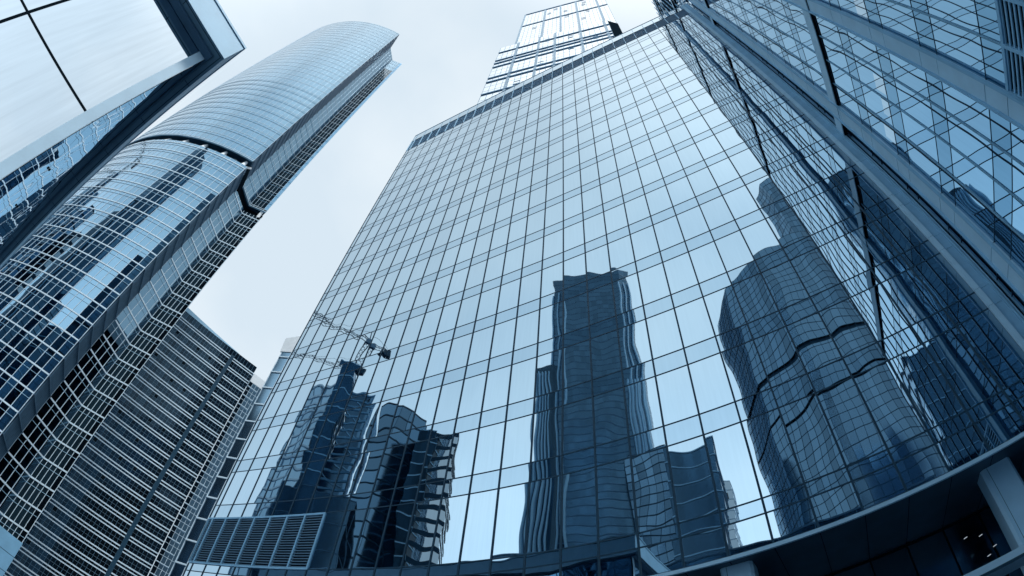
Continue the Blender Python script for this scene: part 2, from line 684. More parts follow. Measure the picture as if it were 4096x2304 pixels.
panes(b, [(XB + 30, YS), (XB, YS)][::-1], G, TZ)
b.build('end_wall', M['glass_right'], right)
for u in RU:
    for z in (u, u - 1.05):
        for nm, xa, xb_, ya, yc in (('near_transom', -0.015, 0.2, YS, 9.14), ('transom', -0.015, 0.2, 9.98, 15.95), ('far_transom', 0.19, 0.3, 16.95, YE)):
            if z < 11 and ya == YS:
                continue
            b = MB()
            b.box(XB + xa, XB + xb_, ya, yc, z - 0.014, z + 0.014)
            b.build(nm, M['line_dark'], right)
src = None
for y in ys[1:-1] + ys2[1:]:
    if src is None:
        b = MB()
        b.box(XB - 0.045, XB + 0.1, y - 0.03, y + 0.03, 6.9, TZ)
        src = b.build('mullion', M['line_mid'], right)
        b = MB()
        b.box(XB - 0.03, XB + 0.1, y + 0.032, y + 0.052, 6.9, TZ)
        src2 = b.build('mullion_gasket', M['line_dark'], right)
        s0 = y
    else:
        copy_part(src, 0, y - s0)
        copy_part(src2, 0, y - s0)
src = None
for y in yb:
    if src is None:
        b = MB()
        b.box(XB + 0.14, XB + 0.3, y - 0.035, y + 0.035, 6.9, TZ)
        src = b.build('mullion', M['line_mid'], right)
        s0 = y
    else:
        copy_part(src, 0, y - s0)
# two light vertical cladding bands, each built of storey-high boxes with open joints
for (ya, yc, px) in ((9.14, 9.98, 0.10), (15.95, 16.95, 0.13)):
    for k, u in enumerate(RU):
        b = MB()
        zb = u - 3.735
        b.box(XB - px, XB + 0.25, ya, yc, zb + 0.02, u - 1.12)
        b.build('cladding_panel', M['panel_light'], right)
        b = MB()
        b.box(XB - px, XB + 0.25, ya, yc, u - 1.09, u - 0.02)
        b.build('cladding_panel', M['panel_light'], right)
    for yy in (ya, yc):
        b = MB()
        b.box(XB - px - 0.09, XB - px + 0.02, yy - 0.05, yy + 0.05, 6.9, TZ)
        b.build('edge_rail', M['panel'], right)
# projecting beams
for z0, z1 in ((26.95, 28.05), (57.1, 58.2), (87.0, 88.1), (117.0, 118.1)):
    b = MB()
    b.box(XB - 0.16, XB + 0.1, YS, 18.0 if z0 < 70 else YE, z0 + 0.12, z1)
    bm_ = b.build('beam', M['panel_light'], right)
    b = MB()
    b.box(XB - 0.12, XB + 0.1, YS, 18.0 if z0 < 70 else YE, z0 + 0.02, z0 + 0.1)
    b.build('painted_shadow', M['black'], bm_)  # black strip stands in for the shade beneath the beam
# pale blinds drawn behind three panes
for (ya, yc, z0, z1) in ((8.1, 9.0, 20.5, 21.42), (11.9, 12.72, 20.5, 21.42), (13.02, 13.95, 20.5, 21.15), (14.53, 15.40, 20.5, 21.45)):
    b = MB()
    b.box(XB - 0.004, XB + 0.01, ya, yc, z0, z1)
    b.build('blind', M['glass_near'], right)
# louvre bank low on the wall, nearest the lens
b = MB()
b.box(XB + 0.3, XB + 0.34, YS, 9.1, 2.0, 11.9)
lb = b.build('louvre_bank', M['black'], right)
b = MB()
z = 2.1
while z < 11.85:
    b.box(XB, XB + 0.05, YS, 9.1, z, z + 0.065)
    z += 0.19
b.build('slat', M['panel'], lb)
b = MB()
for y in ys2:
    b.box(XB - 0.06, XB + 0.1, y - 0.06, y + 0.06, 2.0, 11.9)
b.box(XB - 0.05, XB + 0.1, YS, 9.1, 11.86, 11.98)
b.box(XB - 0.05, XB + 0.1, YS, 9.1, 8.1, 8.2)
b.build('frame', M['panel'], lb)

# corner pier between the two glass walls
pier = thing('corner_pier', 'pale panelled corner pier between the mirror block and the right tower', 'pier', (9.4, 18.2, G))
zz = [6.9] + sorted([v for u in U for v in (u - 1.0, u)]) + [66.25, 71.6]
for a_, c_ in zip(zz[:-1], zz[1:]):
    b = MB()
    b.box(9.06, 9.30, YF - 0.13, YF + 0.4, a_ + 0.012, c_ - 0.012)
    b.build('edge_panel', M['panel_light'], pier)
    b = MB()
    b.box(9.32, 9.74, YF - 0.02, YF + 0.4, a_ + 0.012, c_ - 0.012)
    b.build('cladding_panel', M['panel'], pier)
b = MB()
b.box(9.04, 9.9, YF + 0.02, YF + 0.42, G, 71.6)
b.build('backing', M['line_dark'], pier)
b = MB()
b.box(9.75, 9.82, YF - 0.12, YF + 0.2, 6.9, 71.6)
b.box(9.86, 9.93, YF - 0.10, YF + 0.2, 6.9, 71.6)
b.build('rail', M['panel'], pier)
b = MB()
b.box(9.93, 10.3, 16.97, 18.0, 71.7, 71.75)
b.build('cap', M['line_dark'], pier)

# ================================================================== helper for round and polygonal towers
def skin(root, pts, rows, gmat, name='window_band'):
    for (a, c) in rows:
        b = MB()
        panes(b, pts, a, c)
        b.build(name, gmat, root)


def arc(cx, cy, r, a0, a1, step):
    n = max(2, round(abs(R(a1 - a0)) * r / step))
    return [(cx + r * math.cos(R(a0 + (a1 - a0) * i / n)), cy + r * math.sin(R(a0 + (a1 - a0) * i / n))) for i in range(n + 1)]


# ================================================================== the curved tower on the left
left = thing('curved_tower', 'tall curved blue glass tower with white gridlines and a dark break halfway', 'skyscraper', (-125, 30, G))
A_ = arc(-129.5, 37.0, 47.15, -112, -31, 1.5)            # the bowed front, ends at the sharp corner
E1 = A_[-1]
E2 = (-96.4, 16.1)
E3 = (-98.9, 21.7)
E4 = (-95.75, 25.45)
rec = split(E1, E2, 1.6)
f2 = split(E2, E3, 1.5)
f3 = split(E3, E4, 1.0)
back = [E4, (-112, 29.0), (-140, 35.0), (-168, 36), (-172, 10), A_[0]]
FH = 3.94


def storeys(z0, z1, first, h):
    z = first
    out = []
    while z < z1 - 0.3:
        out.append(z)
        z += h
    return out


for (z0, z1, first, n_, up) in ((G + 3.5, 100.3, 99.1 - FH * 24, 25, False), (103.2, 235.0, 103.95, 34, True)):
    lines = [first + FH * k for k in range(n_) if z0 < first + FH * k < z1 - 0.4]
    for i, z in enumerate(lines):
        top = lines[i + 1] if i + 1 < len(lines) else z1
        crown = z > 219 and up
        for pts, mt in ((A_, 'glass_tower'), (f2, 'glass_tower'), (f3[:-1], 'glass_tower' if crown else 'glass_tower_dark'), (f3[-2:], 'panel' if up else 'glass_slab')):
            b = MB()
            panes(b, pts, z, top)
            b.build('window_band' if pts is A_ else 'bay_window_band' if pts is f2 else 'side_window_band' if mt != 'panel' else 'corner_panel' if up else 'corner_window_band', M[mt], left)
        lw = 0.27 if not up else 0.11
        b = MB()
        b.sweep(A_, z - lw / 2, z + lw / 2, 0.05, 0.10 if not up else 0.05)
        b.build('transom', M['line_light'], left)
        b = MB()
        b.sweep(f2 + f3[1:], z - lw / 2, z + lw / 2, 0.05, 0.12 if not up else 0.05)
        b.build('bay_transom', M['line_light'], left)
        if up and z > 150:
            continue
        b = MB()
        b.sweep(A_, z - 1.15, z - 1.09, 0.05, 0.07)
        b.build('thin_transom', M['line_mid'] if up else M['panel_light'], left)
        b = MB()
        b.sweep(f2 + f3[1:], z - 1.15, z - 1.09, 0.05, 0.07)
        b.build('thin_bay_transom', M['line_mid'] if up else M['panel_light'], left)
    if not up or lines[0] > z0:
        b = MB()
        panes(b, A_, z0, lines[0])
        b.build('window_band', M['glass_tower'], left)
        b = MB()
        panes(b, f2, z0, lines[0])
        b.build('bay_window_band', M['glass_tower'], left)
        b = MB()
        b.sweep(A_, z0 - 0.05, z0 + 0.12, 0.05, 0.16)
        b.build('transom', M['line_light'], left)
        b = MB()
        b.sweep(f2 + f3[1:], z0 - 0.05, z0 + 0.12, 0.05, 0.16)
        b.build('bay_transom', M['line_light'], left)
    b = MB()
    panes(b, rec, z0, z1)
    rw = b.build('recess_wall', M['line_dark'], left)
    b = MB()
    for i in range(1, 10):
        p = (E1[0] + (E2[0] - E1[0]) * i / 10, E1[1] + (E2[1] - E1[1]) * i / 10)
        b.post(p, unit(E1, E2), 0.10, 0.02, 0.18, z0, z1)
    for z in lines:
        b.sweep(rec, z - 0.09, z + 0.09, 0.02, 0.2)
    b.build('grille', M['panel_dark'], rw)
    b = MB()
    for p, q in zip(back[:-1], back[1:]):
        panes(b, split(p, q, 8), z0, z1)
    b.build('back_wall', M['glass_tower'], left)
    ring = A_ + rec[1:] + f2[1:] + f3[1:] + back[1:-1]
    b = MB()
    b.poly(ring, z1, True)
    b.build('roof' if up else 'slab', M['line_dark'], left)
    b = MB()
    b.poly(ring, z0, False)
    b.build('slab', M['line_dark'], left)
    wv = 0.055 if up else 0.09
    for pts in (A_, f2, f3):
        for i, p in enumerate(pts):
            if pts is A_ and (i % 1):
                continue
            if pts is not A_ and i == 0 and pts is f3:
                continue
            t = unit(pts[max(0, i - 1)], pts[min(len(pts) - 1, i + 1)])
            b = MB()
            b.post(p, t, wv, 0.03, 0.06, z0, z1)
            b.build('mullion', M['line_light'], left)
# the dark break: recessed drum and raking white struts
inner = [(-129.5 + (p[0] + 129.5) * 0.95, 37 + (p[1] - 37) * 0.95) for p in A_] + [(-97.6, 17.2), (-100.3, 22.0), (-97.5, 26.0)]
b = MB()
panes(b, inner, 100.3, 103.2)
b.build('break_wall', M['black'], left)
for i in range(3, len(A_) - 1, 4):
    p = A_[i]
    q = inner[i]
    b = MB()
    b.tube((p[0] * 0.72 + q[0] * 0.28, p[1] * 0.72 + q[1] * 0.28, 100.1), (p[0] * 0.45 + q[0] * 0.55, p[1] * 0.45 + q[1] * 0.55, 103.3), 0.62, 12, 0.32)
    q2 = inner[min(len(A_) - 1, i + 2)]
    b.tube((p[0] * 0.6 + q[0] * 0.4, p[1] * 0.6 + q[1] * 0.4, 100.2), (q2[0], q2[1], 103.3), 0.28, 8)
    b.build('strut', M['white'], left)
b = MB()
b.tube((-96.9, 24.9, 100.1), (-96.9, 24.9, 103.3), 0.4, 12)
b.build('strut', M['white'], left)
b = MB()
lo = A_ + rec[1:] + f2[1:] + f3[1:] + back[1:-1]
k = len(lo)
for i in range(k):
    p, q = lo[i], lo[(i + 1) % k]
    b.quad((p[0], p[1], G), (q[0], q[1], G), (q[0], q[1], G + 3.5), (p[0], p[1], G + 3.5))
b.build('base_wall', M['panel_dark'], left)

# ================================================================== slab block low on the left
slab = thing('slab_block', 'dark slab block with close white floor lines, beneath the curved tower', 'office block', (-150, 55, G))
S0, S1 = (-150.3, 32.3), (-140.5, 67.2)
ts = unit(S0, S1)
sn = (ts[1], -ts[0])
sc_ = split(S0, S1, 1.14)
lin = [97.75 - 3.58 * k for k in range(28)]
kcol = len(sc_) - 8
for i, z in enumerate(lin):
    b = MB()
    top = lin[i - 1] if i else 100.5
    panes(b, sc_, z, top)
    b.build('window_band', M['glass_slab'], slab)
    b = MB()
    cut_ = len(sc_) - 9
    b.sweep([sc_[0], sc_[cut_]], z - 0.17, z + 0.17, 0.05, 0.10)
    b.build('sunshade', M['line_light'], slab)
    b = MB()
    b.sweep([sc_[0], sc_[-1]], z - 1.08, z - 0.78, 0.05, 0.10)
    b.build('sunshade', M['line_light'], slab)
    b = MB()
    b.sweep([sc_[cut_ + 1], sc_[-1]], z - 0.17, z + 0.17, 0.05, 0.10)
    b.build('sunshade', M['line_light'], slab)
    b = MB()
    b.sweep([sc_[0], sc_[-1]], z - 2.32, z - 2.26, 0.05, 0.06)
    b.build('transom', M['lattice'], slab)
src = None
for p in sc_:
    b = MB()
    b.post(p, ts, 0.05, 0.03, 0.05, G, 100.5)
    b.build('mullion', M['band'], slab)
b = MB()
a_, c_ = sc_[cut_], sc_[cut_ + 1]
b.sweep([(a_[0], a_[1]), (c_[0], c_[1])], G, 98.6, 0.05, 0.12)
b.build('stair_strip', M['line_dark'], slab)
for i, z in enumerate(lin):
    for cc in (cut_ - 1, cut_ + 1):
        if (i * 7 + cc) % 5 != 1:
            p, q = sc_[cc], sc_[cc + 1]
            b = MB()
            b.sweep([p, q], z - 2.2, z - 1.1, 0.02, 0.04)
            b.build('open_window', M['black'], slab)
    for cc, m_ in ((8, 3), (15, 2), (19, 4)):
        if i % m_ == 1:
            p, q = sc_[cc - (i // 3) % 3], sc_[cc + 1 - (i // 3) % 3]
            b = MB()
            b.sweep([p, q], z - 2.2, z - 1.1, 0.02, 0.04)
            b.build('open_window', M['black'], slab)
D0 = (S0[0] - sn[0] * 24, S0[1] - sn[1] * 24)
D1 = (S1[0] - sn[0] * 24, S1[1] - sn[1] * 24)
b = MB()
panes(b, [S1, D1, D0, S0], G, 100.5)
b.poly([S0, S1, D1, D0], 100.5)
b.build('end_wall', M['glass_slab'], slab)
b = MB()
P0 = (S0[0] + 0.3, S0[1] + 0.2)
P1 = (S0[0] + (S1[0] - S0[0]) * 0.80, S0[1] + (S1[1] - S0[1]) * 0.80)
Q1 = (P1[0] - sn[0] * 0.8, P1[1] - sn[1] * 0.8)
Q0 = (P0[0] - sn[0] * 2.0, P0[1] - sn[1] * 2.0)
b.hexa([(P0[0], P0[1], 100.5), (P1[0], P1[1], 100.5), (Q1[0], Q1[1], 100.5), (Q0[0], Q0[1], 100.5)],
       [(P0[0], P0[1], 102.6), (P1[0], P1[1], 100.62), (Q1[0], Q1[1], 100.62), (Q0[0], Q0[1], 102.6)])
b.build('roof_parapet', M['panel_light'], slab)

# stair tower beside the slab: pale cap over a light glass strip
st_ = thing('stair_tower', 'narrow pale glass stair tower with a white cap, right of the slab block', 'stair tower', (-139, 71, G))
T0, T1 = (-139.2, 66.0), (-133.0, 68.9)
T0 = (-139.9, 67.1)
T1 = (-138.6, 71.8)
tt = unit(T0, T1)
tn = (tt[1], -tt[0])
b = MB()
b.sweep([T0, T1], 94.2, 97.4, 4, 0.25)
b.build('cap', M['white'], st_)
tcols = split(T0, T1, 1.2)
b = MB()
panes(b, tcols[1:], G, 94.2)
b.build('window_band', M['glass_bright'], st_)
b = MB()
panes(b, tcols[:2], G, 94.2)
b.build('window_band', M['glass_slab'], st_)
for i in range(25):
    b = MB()
    z = 92.2 - 3.58 * i
    b.sweep([T0, tcols[-2]], z - 0.1, z + 0.1, 0.05, 0.5)
    b.build('sunshade', M['line_light'], st_)
    b = MB()
    b.sweep([T0, T1], z - 1.5, z - 1.42, 0.05, 0.1)
    b.build('transom', M['line_light'], st_)
for p in tcols:
    b = MB()
    b.post(p, tt, 0.08, 0.05, 0.12, G, 94.2)
    b.build('mullion', M['line_light'], st_)
b = MB()
b.box(-146, -140.2, 72.2, 78, G, 90)
b.build('core', M['panel_dark'], st_)

# slim dark tower peeping out behind the mirror block's left edge
slim = thing('slim_tower', 'slim dark glass tower with a pale slanted cap, behind the mirror block', 'tower', (-76, 46, G))
C0, C1 = (-80.0, 41.3), (-66.0, 47.0)
cc_ = split(C0, C1, 2.2)
zc = [62.8 - 3.94 * k for k in range(16)]
for i, z in enumerate(zc):
    b = MB()
    top = zc[i - 1] if i else 64.2
    panes(b, cc_, z, top)
    b.build('window_band', M['glass_far'], slim)
    b = MB()
    b.sweep([C0, C1], z - 0.13, z + 0.13, 0.05, 0.22)
    b.build('transom', M['line_light'], slim)
for p in cc_:
    b = MB()
    b.post(p, unit(C0, C1), 0.1, 0.03, 0.14, G, 64.2)
    b.build('mullion', M['line_light'], slim)
b = MB()
b.hexa([(-80.3, 41.0, 64.2), (-66, 46.8, 64.2), (-72, 58, 64.2), (-86, 52, 64.2)],
       [(-80.6, 40.8, 67.8), (-66, 46.6, 72.0), (-72, 58, 72.0), (-86, 52, 67.8)])
b.build('cap', M['white'], slim)
b = MB()
panes(b, [C1, (-72, 58), (-86, 52), C0], G, 64.2)
b.build('side_wall', M['glass_slab'], slim)

# low pale podium at the bottom left corner
pod = thing('podium', 'low podium clad in pale blue panels at the foot of the curved tower', 'podium', (-62, 14, G))
PX = -58.2
b = MB()
b.box(-90, PX, -14, 15.55, G, 6.35)
b.build('wall', M['line_dark'], pod)
for i in range(10):
    for j in range(5):
        y1 = 15.55 - i * 3.0
        z1 = 6.35 - j * 1.62
        b = MB()
        b.box(PX, PX + 0.05, y1 - 2.95, y1 - 0.0, z1 - 1.57, z1)
        b.build('cladding_panel', M['panel'], pod)

# ================================================================== pale skyscraper rising behind the mirror block
bk = thing('pale_skyscraper', 'pale skyscraper of bright glass with dark ledges rising behind the mirror block', 'skyscraper', (-20, 60, G))
Aq, Bq = (-43.2, 41.7), (0.3, 50.8)
tq = unit(Aq, Bq)
nq = (tq[1], -tq[0])


def on_az(a0, b0, az):
    """where the wall line a0-b0 is met by the bearing az"""
    s, c = math.sin(R(az)), math.cos(R(az))
    dx, dy = b0[0] - a0[0], b0[1] - a0[1]
    k = (a0[0] * c - a0[1] * s) / (dy * s - dx * c)
    return (a0[0] + dx * k, a0[1] + dy * k)


def block(root, P, Q, depth, z0, z1, module, fh):
    t = unit(P, Q)
    n = (t[1], -t[0])
    c = split(P, Q, module)
    z = z0
    while z < z1 - 0.1:
        b = MB()
        panes(b, c, z, min(z + fh, z1))
        b.build('window_band', M['glass_bright'], root)
        b = MB()
        b.sweep([P, Q], z - 0.07, z + 0.07, 0.02, 0.02)
        b.build('transom', M['lattice'], root)
        z += fh
    for p in c:
        b = MB()
        b.post(p, t, 0.17, 0.02, 0.03, z0, z1)
        b.build('mullion', M['lattice'], root)
    d0 = (P[0] - n[0] * depth, P[1] - n[1] * depth)
    d1 = (Q[0] - n[0] * depth, Q[1] - n[1] * depth)
    b = MB()
    panes(b, [Q, d1, d0, P], z0, z1)
    b.poly([P, Q, d1, d0], z1)
    b.poly([P, Q, d1, d0], z0, False)
    b.build('side_wall', M['lattice'], root)


block(bk, Aq, Bq, 30, 205, 300, 2.05, 4.4)
P2 = (-47.3, 37.9)
P2 = (P2[0], P2[1])
Q2 = on_az(P2, (P2[0] + tq[0], P2[1] + tq[1]), -3.2)
block(bk, P2, Q2, 34, G, 218, 2.05, 4.4)
for az_ in (-46.2, -36.0, -27.0, -17.3, -4.8):
    p = on_az(Aq, Bq, az_)
    b = MB()
    b.post(p, tq, 1.0, 0.05, 0.16, 218, 300.5)
    b.build('pilaster', M['pilaster'], bk)
for az_ in (-45.2, -36.6, -29.5, -17.4, -5.1):
    p = on_az(P2, Q2, az_)
    b = MB()
    b.post(p, tq, 1.0, 0.05, 0.16, 71, 219)
    b.build('pilaster', M['pilaster'], bk)
for z in (300, 268):
    b = MB()
    b.sweep([Aq, Bq], z - 0.3, z + 0.3, 0.05, 0.3)
    b.build('ledge', M['band'], bk)
for z in (209.5, 197.5, 193.5, 188.5, 175, 170.5, 158, 140):
    b = MB()
    b.sweep([P2, Q2], z - 0.3, z + 0.3, 0.05, 0.32)
    b.build('ledge', M['band'], bk)
for (az_, z) in ((-33.5, 283), (-24.2, 278), (-13.0, 283), (-11.5, 262), (-23.5, 262), (-14.5, 247), (-40, 255), (-12.5, 290), (-30.0, 291)):
    p = on_az(Aq, Bq, az_)
    b = MB()
    b.post(p, tq, 2.05, 0.02, 0.12, z, z + 0.35)
    b.post((p[0] + tq[0] * 1.0, p[1] + tq[1] * 1.0), tq, 0.1, 0.02, 0.08, z + 0.35, z + 3.0)
    b.post(p, tq, 2.05, 0.02, 0.10, z + 3.0, z + 3.15)
    b.build('open_window', M['band'], bk)
for (az_, z) in ((-33.0, 208), (-22.5, 203.5), (-22.5, 186), (-34.8, 176), (-21.8, 163), (-42, 160), (-11, 192)):
    p = on_az(P2, Q2, az_)
    b = MB()
    b.post(p, tq, 2.05, 0.02, 0.15, z, z + 0.45)
    b.post((p[0] + tq[0] * 1.0, p[1] + tq[1] * 1.0), tq, 0.1, 0.02, 0.08, z + 0.45, z + 3.2)
    b.post(p, tq, 2.05, 0.02, 0.10, z + 3.2, z + 3.35)
    b.build('open_window', M['band'], bk)
b = MB()
b.sweep([Q2, (Bq[0] + 0.4, Bq[1] - 0.6)], 190, 217, 6, 0.0)
b.build('bracket', M['black'], bk)

# ================================================================== near building at the upper left: big panes under a deep roof edge
nb = thing('glass_pavilion', 'near building of large bright panes under a dark roof edge, top left', 'building', (-34, -12, G))
k = 16.6
GX, GY = -0.807 * k, -0.132 * k
WX = -54.0
pw = 0.227 * k
colsn = [(GX, GY - pw * i) for i in range(8)]
zr = [k, 0.635 * k, 0.27 * k, G]
for i in range(7):
    for j in range(3):
        p, q = colsn[i], colsn[i + 1]
        b = MB()
        # right side of travel must face +X: travel towards +Y
        panes(b, [(q[0], q[1] + 0.045), (p[0], p[1] - (0.045 if i else 0.0))], zr[j + 1] + 0.045, zr[j] - 0.045)
        b.build('window', M['glass_near'], nb)
b = MB()
for i in range(1, 8):
    b.box(GX - 0.12, GX + 0.006, colsn[i][1] - 0.05, colsn[i][1] + 0.05, G, k)
for z in zr[1:3]:
    b.box(GX - 0.12, GX + 0.004, colsn[-1][1], GY - 0.37, z - 0.05, z + 0.05)
b.box(GX - 0.13, GX - 0.02, colsn[-1][1], GY, G, k)
b.build('seal', M['black'], nb)
b = MB()
b.box(GX - 0.008, GX + 0.02, GY - 0.36, GY - 0.01, G, k - 0.02)
b.build('edge_strip', M['frit'], nb)
# the wall that faces the street, seen at a graze
fc = [(WX + (GX - WX) * i / 12, GY) for i in range(13)]
for j in range(3):
    b = MB()
    for i in range(12):
        panes(b, [(fc[i][0] + 0.012, GY), (fc[i + 1][0] - 0.012, GY)], zr[j + 1] + 0.012, zr[j] - 0.012)
    b.build('window_band', M['glass_near_side'], nb)
b = MB()
b.box(WX, GX - 0.02, GY - 0.16, GY - 0.02, G, k)
b.build('backing', M['black'], nb)
for i in range(1, 12):
    for j in (1,):
        b = MB()
        b.tube((fc[i][0], GY + 0.01, zr[j]), (fc[i][0], GY + 0.07, zr[j]), 0.05, 10)
        b.build('glass_fixing', M['black'], nb)
# roof edge: dark recessed cove, soffit, light fascia
SX, SY = -0.764 * k, -0.107 * k
CXn, CYn = -0.785 * k, -0.127 * k
yn = -32.0
b = MB()
b.box(WX - 1, SX, yn, SY, k, k + 0.05)
sf2 = b.build('soffit', M['eaves'], nb)
b = MB()
for x in [SX - 2.2 - 3.3 * i for i in range(12)]:
    b.box(x - 0.012, x + 0.012, CYn + 0.02, SY, k - 0.006, k - 0.001)
for y in [SY - 2.6 - 3.3 * i for i in range(8)]:
    b.box(CXn + 0.02, SX, y - 0.012, y + 0.012, k - 0.006, k - 0.001)
b.box(WX, SX - 0.12, SY - 0.13, SY - 0.105, k - 0.008, k - 0.001)
b.box(SX - 0.13, SX - 0.105, yn, SY - 0.13, k - 0.008, k - 0.001)
b.build('joint', M['black'], sf2)
b = MB()
b.box(GX + 0.02, CXn, yn, CYn, k - 0.14, k - 0.002)
b.box(WX, GX + 0.02, GY + 0.02, CYn, k - 0.14, k - 0.002)
b.build('gutter', M['panel_dark'], nb)
k2 = k * 1.082
b = MB()
b.box(SX, SX + 0.012, yn, SY, k - 0.02, k2)
b.box(WX - 1, SX + 0.012, SY, SY + 0.012, k - 0.02, k2)
b.build('fascia', M['near_fascia'] if 'near_fascia' in M else M['panel_light'], nb)
b = MB()
b.box(SX - 0.2, SX + 0.05, yn, SY + 0.05, k2 + 0.05, k2 + 0.16)
b.box(WX - 1, SX - 0.2, SY - 0.2, SY + 0.05, k2 + 0.05, k2 + 0.16)
b.build('roof_trim', M['panel_light'], nb)
b = MB()
b.box(WX - 1, SX - 0.02, yn, SY - 0.02, k2 - 0.02, k2 + 0.05)
b.build('roof', M['black'], nb)
b = MB()
b.box(WX, GX - 1, yn, GY - 1, G, k)
b.build('core', M['panel_dark'], nb)

# ================================================================== buildings behind the lens, seen only in the glass
VY = 36.27


def V(az, d):
    """point seen in the mirror wall on bearing az at distance d from the mirrored lens"""
    return (d * math.sin(R(az)), VY + d * math.cos(R(az)))


def far_tower(name, label, cat, plan, z1, gl, line, fh=3.9, module=3.0, lw=0.25, lo=0.12, grid=True, z0=G):
    cx = sum(p[0] for p in plan) / len(plan)
    cy = sum(p[1] for p in plan) / len(plan)
    # counter-clockwise so that the outside lies to the right
    ar = sum(plan[i][0] * plan[(i + 1) % len(plan)][1] - plan[(i + 1) % len(plan)][0] * plan[i][1] for i in range(len(plan)))
    if ar < 0:
        plan = plan[::-1]
    root = thing(name, label, cat, (cx, cy, G))
    cl = []
    for i in range(len(plan)):
        cl += split(plan[i], plan[(i + 1) % len(plan)], module)[:-1]
    ring = cl + [cl[0]]
    nfl = max(1, int((z1 - z0) / fh))
    b = MB()
    for i in range(nfl):
        panes(b, ring, z0 + (z1 - z0) * i / nfl, z0 + (z1 - z0) * (i + 1) / nfl)
    b.build('glass_wall', gl, root)
    b = MB()
    b.poly(plan, z1)
    b.build('roof', M['line_dark'], root)
    src = None
    for i in range(1, nfl + 1):
        if src is None:
            b = MB()
            b.sweep(plan, z0 + (z1 - z0) / nfl - lw / 2, z0 + (z1 - z0) / nfl + lw / 2, 0.02, lo, closed=True)
            src = b.build('floor_line', line, root)
        else:
            copy_part(src, 0, 0, (z1 - z0) / nfl * (i - 1))
    if grid:
        b = MB()
        for i in range(len(cl)):
            t = unit(cl[i - 1], cl[(i + 1) % len(cl)])
            b.post(cl[i], t, 0.16, 0.02, lo * 0.8, z0, z1)
        b.build('mullion_grid', line, root)
    return root


# dark stepped tower with pale fins on its rounded corners
a1, a2 = V(-152.3, 213), V(-164.6, 212)
b1, b2 = V(-152.8, 250), V(-165.0, 250)
dk = far_tower('stepped_tower', 'dark stepped tower with pale finned corners, mirrored in the block', 'skyscraper',
               [a1, V(-154.0, 209), V(-163.0, 208), a2, b2, b1], 262, M['glass_far_dark'], M['panel_dark'], lw=0.5, lo=0.05, grid=False)
for (p, q) in ((a1, V(-154.0, 209)), (V(-163.0, 208), a2)):
    for i in range(3):
        pt = (p[0] + (q[0] - p[0]) * i / 2, p[1] + (q[1] - p[1]) * i / 2)
        b = MB()
        b.post(pt, unit(q, p), 0.55, 0.6, 0.9, G, 250)
        b.build('fin', M['panel_light'], dk)
b = MB()
q = [V(-150.1, 213), V(-152.4, 210), V(-154.4, 212), V(-154.4, 235), V(-150.3, 238)]
for i in range(len(q)):
    p, r_ = q[(i + 1) % len(q)], q[i]
    panes(b, [r_, p][::-1], G, 190)
    panes(b, [p, r_][::-1], G, 190)
b.poly(q, 190)
b.build('shoulder_wall', M['glass_far_dark'], dk)
for i in range(5):
    a_ = -150.1 - i * 0.5
    p = V(a_, 211.5)
    b = MB()
    b.post(p, (1, 0), 0.5, 0.5, 0.5, G, 186)
    b.post((p[0], p[1] + 1.2), (1, 0), 0.5, 0.5, 0.5, G, 186)
    b.build('fin', M['panel_light'], dk)
for i in range(5):
    p = V(-162.8 - i * 0.45, 205)
    b = MB()
    b.post((p[0], p[1] + 1), (1, 0), 0.5, 0.5, 0.5, G, 172)
    b.build('fin', M['panel_light'], dk)

far_tower('striped_tower', 'small dark tower with pale floor lines mirrored right of the stepped tower', 'tower',
          [V(-166.0, 160), V(-171.3, 158), V(-171.6, 190), V(-166.3, 195)], 101, M['glass_far_dark'], M['panel_light'], fh=6.2, lw=0.35, lo=0.3, grid=False)
far_tower('pale_block', 'pale narrow block mirrored behind the small striped tower', 'block',
          [V(-171.2, 200), V(-172.3, 200), V(-172.6, 230), V(-171.0, 230)], 108, M['glass_bright'], M['panel_light'], lw=0.2, grid=False)
far_tower('gridded_block', 'mid-blue gridded block mirrored between the stepped and striped towers', 'block',
          [V(-161.5, 195), V(-166.2, 192), V(-166.4, 215), V(-161.4, 215)], 122, M['glass_far'], M['line_dark'], lw=0.4, module=3)

# left cluster in the mirror
far_tower('crane_tower', 'dark unfinished tower topped by cranes, mirrored low at the left', 'tower',
          [V(-124.6, 200), V(-127.0, 198), V(-127.4, 225), V(-125.0, 228)], 153, M['glass_far_dark'], M['panel'], lw=0.5, lo=0.2, fh=8, grid=False)
far_tower('ribbed_tower', 'pale ribbed tower mirrored beside the dark crane tower', 'tower',
          [V(-127.5, 210), V(-130.0, 206), V(-130.5, 235), V(-127.8, 238)], 146, M['glass_bright'], M['panel'], lw=0.9, lo=0.4, fh=4, grid=False)
far_tower('shaded_tower', 'mottled grey-blue tower mirrored left of the crane tower', 'tower',
          [V(-122.3, 230), V(-124.5, 215), V(-125.0, 240), V(-122.8, 250)], 150, M['glass_right'], M['line_light'], lw=0.9, lo=0.4, fh=5, module=5)
far_tower('peaked_tower', 'light tower with a railed roof mirrored in the lower left of the block', 'tower',
          [V(-130.8, 190), V(-133.2, 184), V(-137.0, 190), V(-136.5, 220), V(-131.5, 220)], 131, M['glass_far'], M['line_dark'], lw=0.6, lo=0.2, fh=6, module=7)
far_tower('slot_tower', 'dark slot-like tower mirrored between two light ones', 'tower',
          [V(-136.4, 178), V(-138.2, 176), V(-138.5, 200), V(-136.6, 200)], 118, M['glass_tower_dark'], M['panel_light'], lw=0.4, lo=0.2, fh=5, grid=False)
far_tower('banded_tower', 'light tower with dark horizontal bands mirrored at the lower left', 'tower',
          [V(-138.3, 180), V(-141.0, 178), V(-141.4, 205), V(-138.6, 205)], 119, M['glass_bright'], M['line_dark'], lw=1.7, lo=0.15, fh=5.2, grid=False)
